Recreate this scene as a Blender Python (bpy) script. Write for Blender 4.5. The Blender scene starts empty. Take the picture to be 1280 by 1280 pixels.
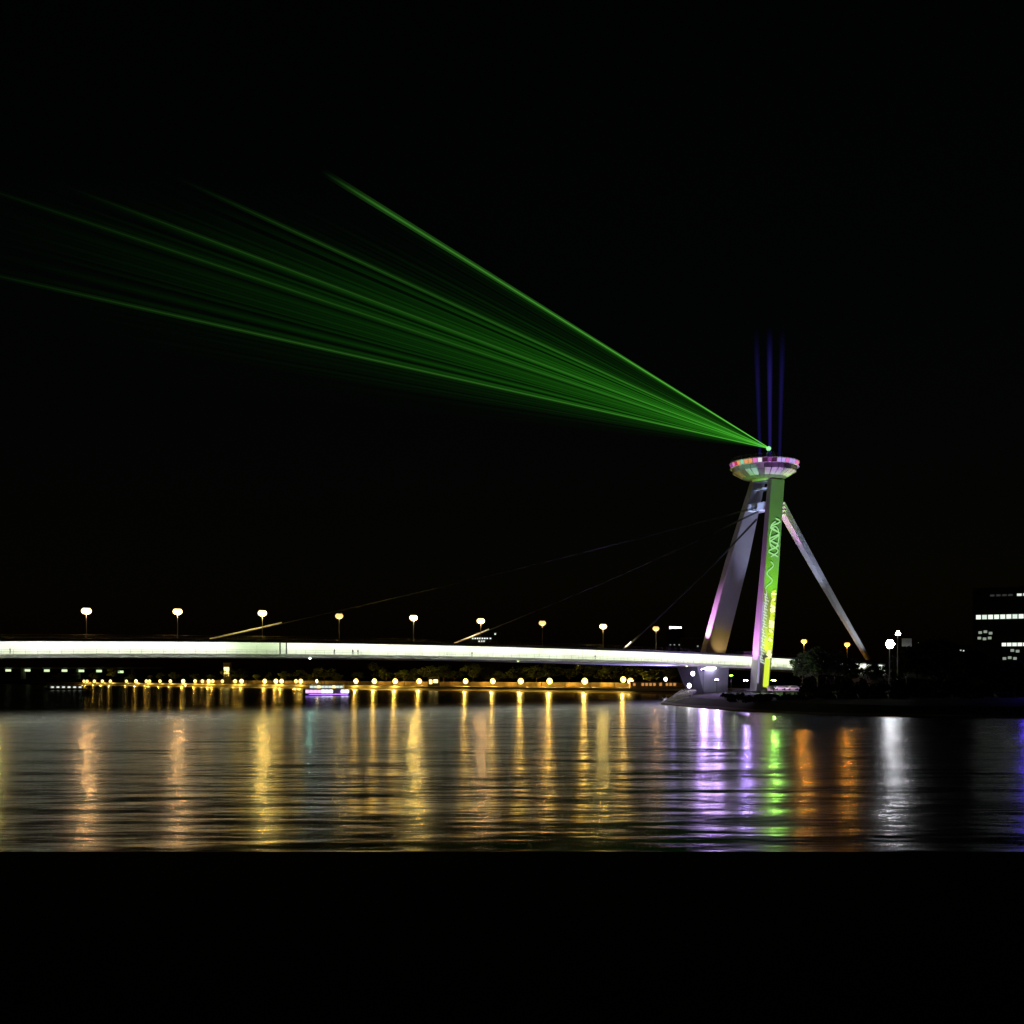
import bpy, bmesh, math, random
from mathutils import Vector, Matrix
from math import radians, sin, cos, pi

scene = bpy.context.scene
COL = scene.collection
R = random.Random(7)

# ------------------------------------------------------------------ camera, world, moon, exposure
F = 1373.0            # focal length in photo pixels (photo is 1280 wide)
HZ = 845.0            # horizon row in the photo
H = 9.0               # eye height above the river, metres
cam_d = bpy.data.cameras.new('camera')
cam = bpy.data.objects.new('camera', cam_d); COL.objects.link(cam)
cam.location = (0, 0, H); cam.rotation_euler = (radians(90), 0, 0)
cam_d.sensor_width = 36.0; cam_d.lens = 36.0*F/1280.0
cam_d.shift_y = (HZ-640.0)/1280.0
cam_d.clip_start = 0.5; cam_d.clip_end = 20000
scene.camera = cam

world = bpy.data.worlds.new('World'); scene.world = world; world.use_nodes = True
wn = world.node_tree.nodes; wl = world.node_tree.links
bg = wn['Background']; sky = wn.new('ShaderNodeTexSky')
sky.sky_type = 'NISHITA'; sky.sun_disc = False
sky.sun_elevation = radians(2); sky.sun_rotation = radians(200)
wl.new(sky.outputs[0], bg.inputs[0]); bg.inputs[1].default_value = 0.0006
moon_d = bpy.data.lights.new('moon', 'SUN'); moon_d.energy = 0.002; moon_d.angle = radians(0.5); moon_d.color = (1, .95, .88)
moon = bpy.data.objects.new('moon', moon_d); COL.objects.link(moon)
moon.rotation_euler = (radians(65), 0, radians(-20))

scene.view_settings.view_transform = 'Standard'; scene.view_settings.look = 'None'
scene.view_settings.exposure = 0; scene.view_settings.gamma = 1; scene.view_settings.use_curve_mapping = False
scene.render.engine = 'CYCLES'
cy = scene.cycles
cy.use_denoising = True; cy.use_adaptive_sampling = True; cy.adaptive_threshold = 0.008
cy.max_bounces = 6; cy.diffuse_bounces = 2; cy.glossy_bounces = 3; cy.transparent_max_bounces = 96
cy.use_light_tree = True; cy.sample_clamp_indirect = 20.0; cy.caustics_reflective = True

# ------------------------------------------------------------------ places
def U(px, py, d):      # a point seen at photo pixel (px, py), d metres away
    return Vector(((px-640)*d/F, d, H-(py-HZ)*d/F))
def G(px, d, z):
    return Vector(((px-640)*d/F, d, z))
# bridge axis: near edge of the deck runs through these two plan points
_pn = G(955, 424, 0); _ln = G(0, 290, 0)
UAX = (_pn-_ln).normalized()                     # along the bridge, away from the river's near bank
NAX = Vector((-UAX.y, UAX.x, 0))                 # across it, away from the camera
DW = 10.5
P0 = _pn + NAX*DW
def B(s, w, z):        # bridge coordinates
    p = P0 + UAX*s + NAX*w
    return Vector((p.x, p.y, z))
def s_at(px, w):       # s along the bridge seen in photo column px, w metres off its axis
    k = (px-640)/F
    q = P0 + NAX*w
    return (k*q.y-q.x)/(UAX.x-k*UAX.y)
def z_at(py, s, w):
    d = B(s, w, 0).y
    return H-(py-HZ)*d/F
# deck soffit heights measured in the photograph, as a smooth curve over s
_meas = [(0, 801.5), (200, 802.2), (400, 804), (550, 807), (680, 810.2), (850, 816.5), (950, 821.5), (1000, 824.5)]
_ms = [(s_at(px, -DW), z_at(py, s_at(px, -DW), -DW)) for px, py in _meas]
def polyfit(pts, deg):
    n = deg+1
    A = [[sum((x/300)**(i+j) for x, _ in pts) for j in range(n)] + [sum(y*(x/300)**i for x, y in pts)] for i in range(n)]
    for i in range(n):
        p = max(range(i, n), key=lambda r: abs(A[r][i])); A[i], A[p] = A[p], A[i]
        for r in range(n):
            if r != i:
                f = A[r][i]/A[i][i]
                A[r] = [a-f*b for a, b in zip(A[r], A[i])]
    return [A[i][n]/A[i][i] for i in range(n)]
_pc = polyfit(_ms, 2)
def ZD(s):             # underside of the road slab
    return sum(c*(s/300)**i for i, c in enumerate(_pc))

# ------------------------------------------------------------------ helpers
def tag(o, label=None, cat=None, group=None, kind=None):
    if label: o['label'] = label
    if cat: o['category'] = cat
    if group: o['group'] = group
    if kind: o['kind'] = kind
    return o
def thing(name, loc, label, cat, group=None, rz=0):
    o = bpy.data.objects.new(name, None); COL.objects.link(o)
    o.location = loc; o.rotation_euler = (0, 0, rz)
    o.empty_display_size = .3
    return tag(o, label, cat, group)
def copy_tree(o, parent=None):
    c = o.copy(); COL.objects.link(c)
    if parent: c.parent = parent
    for ch in list(o.children): copy_tree(ch, c)
    return c
def link(name, bm, m, parent=None, smooth=False):
    me = bpy.data.meshes.new(name)
    bm.normal_update(); bm.to_mesh(me); bm.free()
    for mm in (m if isinstance(m, (list, tuple)) else [m]): me.materials.append(mm)
    if smooth:
        for p in me.polygons: p.use_smooth = True
    return linkme(name, me, parent)
def linkme(name, me, parent=None, loc=None, rot=None, scale=None):
    o = bpy.data.objects.new(name, me); COL.objects.link(o)
    if parent: o.parent = parent
    if loc is not None: o.location = loc
    if rot is not None: o.rotation_euler = rot
    if scale is not None: o.scale = scale
    return o
def box(bm, c, s, rz=0, mi=0):
    x, y, z = s[0]/2, s[1]/2, s[2]/2
    M = Matrix.Rotation(rz, 3, 'Z'); c = Vector(c)
    vs = [bm.verts.new(c+M @ Vector((a, b, d))) for d in (-z, z) for a, b in ((-x, -y), (x, -y), (x, y), (-x, y))]
    for f in ((3, 2, 1, 0), (4, 5, 6, 7), (0, 1, 5, 4), (1, 2, 6, 5), (2, 3, 7, 6), (3, 0, 4, 7)):
        bm.faces.new([vs[i] for i in f]).material_index = mi
def hexa(bm, lo, hi, mi=0):      # two quads of points, lo below hi
    vs = [bm.verts.new(p) for p in list(lo)+list(hi)]
    for f in ((3, 2, 1, 0), (4, 5, 6, 7), (0, 1, 5, 4), (1, 2, 6, 5), (2, 3, 7, 6), (3, 0, 4, 7)):
        bm.faces.new([vs[i] for i in f]).material_index = mi
def tube(bm, pts, rad, n=8, mi=0, caps=True):
    pts = [Vector(p) for p in pts]
    rr = rad if isinstance(rad, (list, tuple)) else [rad]*len(pts)
    rings = []
    for i, p in enumerate(pts):
        t = (pts[min(i+1, len(pts)-1)]-pts[max(i-1, 0)]).normalized()
        a = t.cross(Vector((0, 0, 1)))
        if a.length < 1e-3: a = Vector((1, 0, 0))
        a.normalize(); b = t.cross(a)
        rings.append([bm.verts.new(p+(a*cos(2*pi*k/n)+b*sin(2*pi*k/n))*rr[i]) for k in range(n)])
    for r0, r1 in zip(rings, rings[1:]):
        for k in range(n):
            bm.faces.new((r0[k], r0[(k+1) % n], r1[(k+1) % n], r1[k])).material_index = mi
    if caps:
        bm.faces.new(rings[0][::-1]).material_index = mi; bm.faces.new(rings[-1]).material_index = mi
def lathe(bm, prof, n=16, c=(0, 0, 0), mi=0):
    c = Vector(c); rings = []
    for r, z in prof:
        rings.append([bm.verts.new(c+Vector((max(r, .001)*cos(2*pi*k/n), max(r, .001)*sin(2*pi*k/n), z))) for k in range(n)])
    for r0, r1 in zip(rings, rings[1:]):
        for k in range(n):
            bm.faces.new((r0[k], r0[(k+1) % n], r1[(k+1) % n], r1[k])).material_index = mi
    bm.faces.new(rings[0][::-1]); bm.faces.new(rings[-1])
def sweep(bm, prof, ss, mi=0):   # profile of (w, dz) swept along the curved deck
    rings = [[bm.verts.new(B(s, w, ZD(s)+dz)) for w, dz in prof] for s in ss]
    n = len(prof)
    for r0, r1 in zip(rings, rings[1:]):
        for k in range(n):
            bm.faces.new((r0[k], r0[(k+1) % n], r1[(k+1) % n], r1[k])).material_index = mi
    bm.faces.new(rings[0][::-1]); bm.faces.new(rings[-1])
    bmesh.ops.recalc_face_normals(bm, faces=bm.faces)
def NB(): return bmesh.new()

# ------------------------------------------------------------------ materials
def mat(name, col, rough=.8, var=.25, scale=.4, metal=0, bump=0):
    m = bpy.data.materials.new(name); m.use_nodes = True
    nt = m.node_tree; b = nt.nodes['Principled BSDF']
    b.inputs['Specular IOR Level'].default_value = .1 if rough > .94 else .5
    b.inputs['Roughness'].default_value = rough; b.inputs['Metallic'].default_value = metal
    tc = nt.nodes.new('ShaderNodeTexCoord'); nz = nt.nodes.new('ShaderNodeTexNoise')
    nz.inputs['Scale'].default_value = scale; nz.inputs['Detail'].default_value = 5
    nt.links.new(tc.outputs['Object'], nz.inputs['Vector'])
    rp = nt.nodes.new('ShaderNodeValToRGB')
    rp.color_ramp.elements[0].position = .3; rp.color_ramp.elements[1].position = .7
    rp.color_ramp.elements[0].color = (*[c*(1-var) for c in col], 1)
    rp.color_ramp.elements[1].color = (*[min(1, c*(1+var)) for c in col], 1)
    nt.links.new(nz.outputs[0], rp.inputs[0]); nt.links.new(rp.outputs[0], b.inputs['Base Color'])
    if bump:
        bp = nt.nodes.new('ShaderNodeBump'); bp.inputs['Strength'].default_value = bump; bp.inputs['Distance'].default_value = .2
        nt.links.new(nz.outputs[0], bp.inputs['Height']); nt.links.new(bp.outputs[0], b.inputs['Normal'])
    return m
def emis(name, col, k, base=(.02, .02, .02)):
    m = bpy.data.materials.new(name); m.use_nodes = True
    b = m.node_tree.nodes['Principled BSDF']
    b.inputs['Base Color'].default_value = (*base, 1)
    b.inputs['Emission Color'].default_value = (*col, 1); b.inputs['Emission Strength'].default_value = k
    return m
M = dict(
    steel_white=mat('white painted girder steel', (.75, .76, .70), .55, .06, .08),
    steel_grey=mat('grey painted steel', (.30, .31, .30), .5, .15, .15),
    steel_dark=mat('dark painted steel', (.05, .05, .055), .5, .2, .6),
    concrete=mat('pale concrete', (.36, .35, .33), .9, .15, .25, bump=.2),
    pylon=mat('pylon steel paint', (.42, .42, .43), .6, .08, .12),
    asphalt=mat('asphalt', (.045, .045, .047), .95, .25, 1.2),
    earth=mat('bank earth and grass', (.04, .045, .026), .95, .4, .08),
    sand=mat('wet bank sand', (.11, .085, .055), .9, .3, .2),
    fore_black=mat('flat black foreground', (.018, .018, .018), 1, .3, 1.5),
    leaf=mat('leaves', (.055, .085, .03), .8, .45, .5),
    leaf_dark=mat('leaves darkened as unlit', (.022, .032, .014), .85, .45, .5),  # same leaves, with the dark of the unlit bank put into the colour
    bark=mat('bark', (.07, .055, .04), .9, .3, 2),
    rock=mat('revetment stone', (.30, .30, .27), .9, .3, .6, bump=.4),
    brickwall=mat('flood wall masonry', (.32, .24, .15), .9, .25, .4),
    render_dark=mat('dark facade render', (.03, .03, .03), .85, .2, .2),
    hull=mat('dark boat hull paint', (.04, .04, .06), .4, .2, .5),
    boat_white=mat('white boat paint', (.65, .65, .68), .4, .08, .5),
    cable=mat('galvanised stay cable', (.50, .50, .50), .45, .1, .3),
    stay=mat('stay cable darkened as unlit', (.02, .02, .018), .6, .1, .3),  # darkness of the unlit main stays is put into the colour
    cloth=mat('dark clothing', (.04, .04, .05), .9, .3, 3),
    car_a=mat('silver car paint', (.45, .45, .47), .3, .05, 1),
    car_b=mat('white car paint', (.75, .75, .75), .3, .04, 1),
    tyre=mat('tyre rubber', (.02, .02, .02), .9, .1, 4),
    glass=mat('dark window glass', (.02, .025, .03), .08, .1, 1),
)
E = dict(
    tube=emis('white tube light', (.94, 1, .84), 48),
    bridge=emis('warm bridge lamp', (1, .74, .30), 5),
    bridge_dim=emis('warm bridge lamp half strength', (1, .60, .2), 1.5),
    bridge_orange=emis('orange sodium lamp', (1, .56, .12), 2.2),
    prom=emis('warm globe lamp', (1, .70, .18), 4.0),
    prom_dim=emis('warm globe lamp weaker', (1, .66, .18), 2.4),
    prom_white=emis('white globe lamp', (.95, .85, 1), 14),
    flood=emis('white floodlight', (.95, .96, 1), 85),
    cyan=emis('cyan white lamp', (.4, 1, .8), 420),
    yellowgreen=emis('yellow green lamp', (.8, 1, .35), 20),
    warmwin=emis('warm lit window', (1, .72, .2), 3.5),
    whitewin=emis('white lit window', (.9, 1, .88), 1.1),
    whitewin_dim=emis('dim white lit window', (.75, .9, .72), .35),
    lilac=emis('lilac lit window', (.75, .62, 1), 7),
    purple=emis('purple lit window', (.42, .2, 1), 4),
    strip=emis('violet light strip', (.3, .12, 1), 5),
    blue=emis('blue lit sign', (.10, .04, 1), 9),
    farlamp=emis('far white bridge light', (.62, .85, .42), 1.3),
    lasergreen=emis('laser aperture', (.40, 1, .45), 1.0),
)

# ------------------------------------------------------------------ water
def water_mat():
    m = bpy.data.materials.new('river water'); m.use_nodes = True
    nt = m.node_tree; N = nt.nodes; L = nt.links; b = N['Principled BSDF']
    b.inputs['Base Color'].default_value = (.004, .006, .005, 1)
    b.inputs['Roughness'].default_value = .24; b.inputs['IOR'].default_value = 1.33
    g = N.new('ShaderNodeNewGeometry')
    def noise(sx, sy, detail, off):
        mp = N.new('ShaderNodeMapping'); mp.inputs['Scale'].default_value = (sx, sy, 1); mp.inputs['Location'].default_value = (off, off*.7, 0)
        mp.inputs['Rotation'].default_value = (0, 0, radians(-4))
        L.new(g.outputs['Position'], mp.inputs['Vector'])
        n = N.new('ShaderNodeTexNoise'); n.inputs['Scale'].default_value = 1; n.inputs['Detail'].default_value = detail
        L.new(mp.outputs[0], n.inputs['Vector']); return n
    a = noise(.13, .34, 2.0, 3); c = noise(.035, .085, 2.0, 11)
    def mul(o, k):
        q = N.new('ShaderNodeMath'); q.operation = 'MULTIPLY'; q.inputs[1].default_value = k; L.new(o, q.inputs[0]); return q.outputs[0]
    e = noise(.3, .8, 1.0, 5); ad = N.new('ShaderNodeMath'); ad.operation = 'MULTIPLY_ADD'; L.new(e.outputs[0], ad.inputs[0]); ad.inputs[1].default_value = .07
    ad0 = ad; ad = N.new('ShaderNodeMath'); ad.operation = 'ADD'
    L.new(mul(a.outputs[0], .15), ad.inputs[0]); L.new(mul(c.outputs[0], .8), ad.inputs[1]); L.new(ad.outputs[0], ad0.inputs[2])
    bp = N.new('ShaderNodeBump'); bp.inputs['Strength'].default_value = 1; bp.inputs['Distance'].default_value = 1
    L.new(ad0.outputs[0], bp.inputs['Height']); L.new(bp.outputs[0], b.inputs['Normal'])
    return m
bm = NB()
xs = [-6000, -1500, -400, -100, 0, 100, 400, 1500, 6000]; ys = [-300, 0, 60, 200, 600, 1500, 4000, 9000]
gv = [[bm.verts.new((x, y, 0)) for x in xs] for y in ys]
for j in range(len(ys)-1):
    for i in range(len(xs)-1): bm.faces.new((gv[j][i], gv[j][i+1], gv[j+1][i+1], gv[j+1][i]))
tag(link('water', bm, water_mat()), kind='structure')

# ------------------------------------------------------------------ black foreground slab added to darken the lower view, and far bank
ring = [(60, 10), (-9, 10), (-62, 80), (-152, 235), (-178, 292), (-500, 480), (-900, -200), (60, -120)]
bm = NB()
top = [bm.verts.new((x, y, 7.4)) for x, y in ring]; bot = [bm.verts.new((x, y, -1.5)) for x, y in ring]
bm.faces.new(top)
for i in range(len(ring)):
    j = (i+1) % len(ring); bm.faces.new((top[i], bot[i], bot[j], top[j]))
bmesh.ops.recalc_face_normals(bm, faces=bm.faces)
tag(link('black_foreground', bm, M['fore_black']), kind='structure')

edge = [(1700, 205), (1500, 215), (1280, 232), (1180, 238), (1100, 243), (1030, 252), (960, 268), (915, 283), (880, 303), (850, 325), (826, 345),
        (832, 385), (850, 440), (856, 500), (845, 545), (790, 566), (731, 588), (610, 640), (494, 690), (410, 755), (331, 824), (200, 950), (100, 1100), (0, 1260), (-200, 1650), (-500, 2600)]
edge = [G(px, d, 0) for px, d in edge]
prof = [(-2, -1.2), (.5, .25), (3.5, .55), (12, 2.2), (22, 2.9), (60, 3.4), (160, 3.9), (400, 4.2), (5000, 5.5)]
DIRB = Vector((.86, .5, 0))
def bank_dir(i):
    a = edge[max(0, i-1)]; b = edge[min(len(edge)-1, i+1)]
    t = (b-a).normalized(); n = Vector((t.y, -t.x, 0))
    if n.dot(DIRB) < 0: n = -n
    return (n*.35+DIRB*.65).normalized()
bm = NB(); rows = []
RJ = random.Random(3)
for i, p in enumerate(edge):
    dv = bank_dir(i)
    rows.append([bm.verts.new(p+DIRB*o+Vector((0, 0, z+(RJ.uniform(-.12, .12) if 0 < z < 3 else 0)))) for o, z in prof])
for r0, r1 in zip(rows, rows[1:]):
    for k in range(len(prof)-1):
        bm.faces.new((r0[k], r1[k], r1[k+1], r0[k+1])).material_index = 1 if k < 2 else 0
bmesh.ops.recalc_face_normals(bm, faces=bm.faces)
tag(link('far_bank', bm, [M['earth'], M['sand']]), kind='structure')

# ------------------------------------------------------------------ the bridge
bridge = thing('cable_stayed_bridge', B(0, 0, 0), 'long cable-stayed road bridge with white-lit side and tall leaning A-shaped pylon', 'bridge')
inv = Matrix.Translation(-B(0, 0, 0))
def bpart(name, bm, m, smooth=False, parent=None):
    bm.transform(inv)
    return link(name, bm, m, parent or bridge, smooth)
SS = [-330+5*i for i in range(0, 87)]
bm = NB(); sweep(bm, [(-DW, 0), (-DW, .75), (-DW+.3, .8), (0, .95), (DW-.3, .8), (DW, .75), (DW, 0), (DW-.25, 0), (DW-.25, .45), (-DW+.25, .45), (-DW+.25, 0)], SS); bpart('road_slab', bm, M['steel_dark'])
bm = NB(); sweep(bm, [(-6.3, .447), (-6.3, -3.9), (-4.9, -4.5), (4.9, -4.5), (6.3, -3.9), (6.3, .447)], SS); bpart('box_girder', bm, M['steel_white'])
for sg in (-1, 1):
    bm = NB(); sweep(bm, [(sg*6.303, -3.35), (sg*(DW-.75), -3.35), (sg*DW, -4.45), (sg*(DW-.3), -4.6), (sg*6.303, -4.3)], SS); bpart('footpath', bm, M['steel_white'])
    bm = NB()                                         # railings of the lower path and of the road
    for base, hh in ((-3.35, 1.15), (.8, 1.0)):
        w = sg*(DW-.12 if base > 0 else DW-.85)
        for hz_ in (hh, hh*.55):
            sweep_pts = [B(s, w, ZD(s)+base+hz_) for s in SS]; tube(bm, sweep_pts, .03, 4)
        for s in range(-328, 98, 3):
            p = B(s, w, ZD(s)+base); box(bm, p+Vector((0, 0, hh/2)), (.05, .05, hh))
    bpart('railing', bm, M['steel_dark'])
# tube lamps under the cantilevered slab, one by one
bm = NB(); box(bm, (0, 0, 0), (4.6, .28, .12)); bm.normal_update()
RTB = random.Random(8); tmes = []
for tm in (E['tube'], emis('ageing tube light', (.92, 1, .78), 39), emis('failing tube light', (.80, 1, .62), 24)):
    tme = bpy.data.meshes.new('tube_lamp'); bm.to_mesh(tme); tme.materials.append(tm); tmes.append(tme)
bm.free()
ang = math.atan2(UAX.y, UAX.x)
s = -327.0; k = 0; TUBE_END = s_at(1108, -8)
while s < TUBE_END:
    for w in (-8.6, 8.6):
        if w > 0 and k % 3: continue
        p = B(s, w, ZD(s)+.33)-B(0, 0, 0)
        sel = (0 if s < -85 else 1) if not -205 < s < -190 else 2
        if sel == 0 and RTB.random() < .3: sel = 1
        linkme('tube_lamp', tmes[sel], bridge, p, (0, 0, ang))
    s += 5.2; k += 1
for s in range(-324, 96, 9):          # vertical stiffeners on the lit web
    bm = NB(); box(bm, (0, 0, 0), (.16, .14, 3.7)); o = link('web_stiffener', bm, M['steel_white'], bridge); o.location = B(s, -6.38, ZD(s)-1.48)-B(0, 0, 0); o.rotation_euler = (0, 0, ang)
# pair of thin expansion-joint posts across the lit side
for px in (350.5, 358.5):
    s = s_at(px, -DW); bm = NB(); box(bm, B(s, -DW+.35, ZD(s)-1.7), (.35, .3, 3.4), ang); bpart('joint_post', bm, M['steel_dark'])

# pylon legs : for each height the two visible corners of a side face (photo columns) and where that face stands across the axis
def leg(rows_, t0, t1, far):
    bm = NB(); rings = []
    for py, pa, pb, w in rows_:
        sa = s_at(pa, w); z = z_at(py, sa, w); sb = s_at(pb, w)
        f = (z-4)/80.0; t = t0+(t1-t0)*f
        wi = w+t
        rings.append([bm.verts.new(p) for p in (B(sa, w, z), B(sb, w, z), B(sb, wi, z), B(sa, wi, z))])
    for r0, r1 in zip(rings, rings[1:]):
        for k in range(4): bm.faces.new((r0[k], r0[(k+1) % 4], r1[(k+1) % 4], r1[k]))
    bm.faces.new(rings[0]); bm.faces.new(rings[-1])
    bmesh.ops.recalc_face_normals(bm, faces=bm.faces)
    bmesh.ops.bevel(bm, geom=[e for e in bm.edges], offset=.18, segments=1, affect='EDGES')
    return bm
NEAR = [(864, 945.5, 961.5, -15.2), (812, 948.5, 966, -13.4), (700, 957.5, 974.5, -9.6), (598, 964.5, 981, -6.0)]
FAR = [(850, 868, 898, 11.0), (812, 883, 908, 10.4), (700, 912.5, 936, 7.2), (640, 931, 948.5, 5.2), (601, 943, 957, 3.6)]
near_leg = bpart('pylon_leg', leg(NEAR, 4.0, 2.4, False), M['pylon'])
far_leg = bpart('pylon_leg', leg(FAR, 3.6, 2.6, True), M['pylon'])
near_leg['label'] = 'near pylon leg washed with yellow and green light'
far_leg['label'] = 'far pylon leg with a pink lit river face'
def interp(rows_, py):
    for a, b in zip(rows_, rows_[1:]):
        if b[0] <= py or b is rows_[-1]:
            f = (a[0]-py)/(a[0]-b[0]); return [a[i]+(b[i]-a[i])*f for i in range(4)]
def crossbeam(name, y0, y1, shrink=0, m=None):
    n0 = interp(NEAR, y0); n1 = interp(NEAR, y1); f0 = interp(FAR, y0); f1 = interp(FAR, y1)
    bm = NB()
    def q(n, f, y):
        wa = n[3]+2.0; wb = f[3]+.4
        sA = s_at(f[1], f[3])+shrink; sB = s_at(f[2], f[3])-shrink
        z = z_at(y, sA, f[3])
        sN = s_at(n[1], n[3])+.6+shrink; sM = s_at(n[2], n[3])-.6-shrink
        return [B(sN, wa, z), B(sM, wa, z), B(sB, wb, z), B(sA, wb, z)]
    hexa(bm, q(n0, f0, y0), q(n1, f1, y1)); bmesh.ops.recalc_face_normals(bm, faces=bm.faces)
    return bpart(name, bm, m or M['pylon'])
crossbeam('crossbeam', 640, 630.5)
crossbeam('upper_beam', 613.5, 611.5, 1.0)
crossbeam('upper_beam', 603.5, 599.5, .4)
# projected light drawing on the near leg's outer face
def face_pt(py, f, off=.06):
    r = interp(NEAR, py); px = r[1]+(r[2]-r[1])*f
    s = s_at(px, r[3]); return B(s, r[3]-off, z_at(py, s, r[3]))
def ribbon(bm, pts, w):
    P = [face_pt(py, f) for py, f in pts]
    a0 = None
    for i, p in enumerate(P):
        t = (P[min(i+1, len(P)-1)]-P[max(i-1, 0)]).normalized(); sd = t.cross(NAX).normalized()*w/2
        cur = (bm.verts.new(p-sd), bm.verts.new(p+sd), bm.verts.new(p+sd-NAX*.03), bm.verts.new(p-sd-NAX*.03))
        if a0:
            for k in range(4): bm.faces.new((a0[k], a0[(k+1) % 4], cur[(k+1) % 4], cur[k]))
        a0 = cur
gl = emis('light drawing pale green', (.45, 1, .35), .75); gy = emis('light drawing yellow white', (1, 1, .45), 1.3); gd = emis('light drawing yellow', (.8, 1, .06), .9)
bm = NB()
ribbon(bm, [(648+t*1.0, .5+.36*sin(t*.42)) for t in range(0, 50, 2)], .55)
ribbon(bm, [(652+t*1.0, .52-.32*sin(t*.30)) for t in range(0, 46, 2)], .5)
ribbon(bm, [(672+14*sin(a), .5+.34*cos(a)) for a in [k*pi/8 for k in range(17)]], .45)
ribbon(bm, [(702+t, .35+.22*sin(t*.33)) for t in range(0, 36, 2)], .5)
bpart('light_drawing', bm, gl)
bm = NB()
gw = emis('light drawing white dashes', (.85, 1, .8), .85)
for k in range(24):
    y = 742+k*3.7; a = .06+.10*((k*7) % 3)/2
    ribbon(bm, [(y, a), (y+2.3, a+.22+.1*((k*5) % 4)/3)], .45)
ribbon(bm, [(738+t, .20+.05*sin(t*.5)) for t in range(0, 92, 3)], .28)
bpart('light_drawing', bm, gw)
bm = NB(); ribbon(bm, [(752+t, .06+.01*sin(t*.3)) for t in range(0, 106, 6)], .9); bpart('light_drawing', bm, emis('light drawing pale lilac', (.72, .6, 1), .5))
RD = random.Random(4)
y = 738.0
while y < 822:
    hgt = RD.uniform(2.2, 6); bm = NB(); o_ = RD.uniform(-.05, .05)
    ribbon(bm, [(y, .76+o_), (y+hgt*.92, .76-o_)], RD.uniform(1.7, 2.7)); bpart('light_drawing', bm, gd if RD.random() < .4 else gy)
    y += hgt
bm = NB(); ribbon(bm, [(823+t, .68) for t in range(0, 37, 4)], 2.8); bpart('light_drawing', bm, gd)


# stay cables (single central plane): three bundles to the main span, one wide anchor fan behind
def stay_top(py): 
    r = interp(FAR, py); s = s_at(r[1], r[3])+2.5; return s, z_at(py, s, 0)
for px, tpy, lab in ((262, 634, None), (568, 640, None), (779, 650, None)):
    s0 = s_at(px, 0); st, zt = stay_top(tpy)
    bm = NB()
    for k in (-1, 0, 1):
        for dz in (0, .45):
            a = B(s0+dz*.8, k*.4, ZD(s0)+.95); b = B(st, k*.4, zt+dz)
            pts = [a+(b-a)*f+Vector((0, 0, -1.2*sin(pi*f))) for f in [i/10 for i in range(11)]]
            tube(bm, pts, .10, 6)
    bpart('stay_cable', bm, M['stay'])
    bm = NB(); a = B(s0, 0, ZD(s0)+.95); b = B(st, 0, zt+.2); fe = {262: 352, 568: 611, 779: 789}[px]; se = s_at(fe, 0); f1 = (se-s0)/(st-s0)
    tube(bm, [a+(b-a)*f1*q+Vector((0, 0, -1.2*sin(pi*f1*q)+.2)) for q in (0, .25, .5, .75, 1)], .30, 8); bpart('lit_cable_end', bm, M['cable'])  # pale sleeve added so the stay's lower end looks lamplit
sA = s_at(1086, 0); zA = z_at(823, sA, 0)
for k in range(4):
    bm = NB()
    py = 633+k*4.7
    st = s_at(980.5+k*.4, 0); zt = z_at(py, st, 0)
    for w in (-1.3, -.45, .45, 1.3):
        a = B(st-1.5, w, zt+1.5); b = B(sA-k*.3, w*.5, zA-.2*k)
        tube(bm, [a+(b-a)*f+Vector((0, 0, -.8*sin(pi*f))) for f in [i/8 for i in range(9)]], [.42-.03*i for i in range(9)], 8)
    bpart('anchor_cable', bm, M['cable'])
# lower works: river pier under the deck beside the pylon, anchor block, near abutment
sP = s_at(884, -4)
bm = NB(); zt = ZD(sP)-4.5
hexa(bm, [B(sP-2, -5, 1.0), B(sP+9, -5, 1.0), B(sP+9, 5, 1.0), B(sP-2, 5, 1.0)], [B(sP-6.5, -6, zt), B(sP+9, -6, zt), B(sP+9, 6, zt), B(sP-6.5, 6, zt)])
bpart('pier', bm, M['concrete'])
bm = NB(); hexa(bm, [B(sA-6, -6, 2), B(sA+8, -6, 2), B(sA+8, 6, 2), B(sA-6, 6, 2)], [B(sA-4, -5, ZD(sA)-4.5), B(sA+6, -5, ZD(sA)-4.5), B(sA+6, 5, ZD(sA)-4.5), B(sA-4, 5, ZD(sA)-4.5)])
bpart('anchor_block', bm, M['concrete'])
bm = NB(); hexa(bm, [B(-331, -9, -1), B(-312, -9, -1), B(-312, 9, -1), B(-331, 9, -1)], [B(-331, -9, ZD(-320)-4.6), B(-312, -9, ZD(-320)-4.6), B(-312, 9, ZD(-320)-4.6), B(-331, 9, ZD(-320)-4.6)])
bpart('abutment', bm, M['concrete'])
bm = NB(); hexa(bm, [B(-7, -17, 2), B(12, -17, 2), B(12, 17, 2), B(-7, 17, 2)], [B(-5, -16.5, 4.1), B(10, -16.5, 4.1), B(10, 16.5, 4.1), B(-5, 16.5, 4.1)])
bpart('pylon_footing', bm, M['concrete'])
# lamps slung under the deck edge
for px, mk, r in ((387.5, 'cyan', .35), (647.5, 'yellowgreen', .32), (858.5, 'yellowgreen', .3)):
    s = s_at(px, -9.5); bm = NB(); lathe(bm, [(.05, .5), (r, .25), (r, -.1), (.1, -.35)], 10, B(s, -9.5, ZD(s)-4.4)); bpart('underdeck_lamp', bm, E[mk], True)
# white strip light on the pier head
bm = NB(); s0 = s_at(883, -6.4); box(bm, B(s0+2.2, -6.45, ZD(s0)-4.9), (4.4, .4, .5), ang); bpart('pier_light', bm, emis('cool pier light', (.62, .55, 1), 45))

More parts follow.
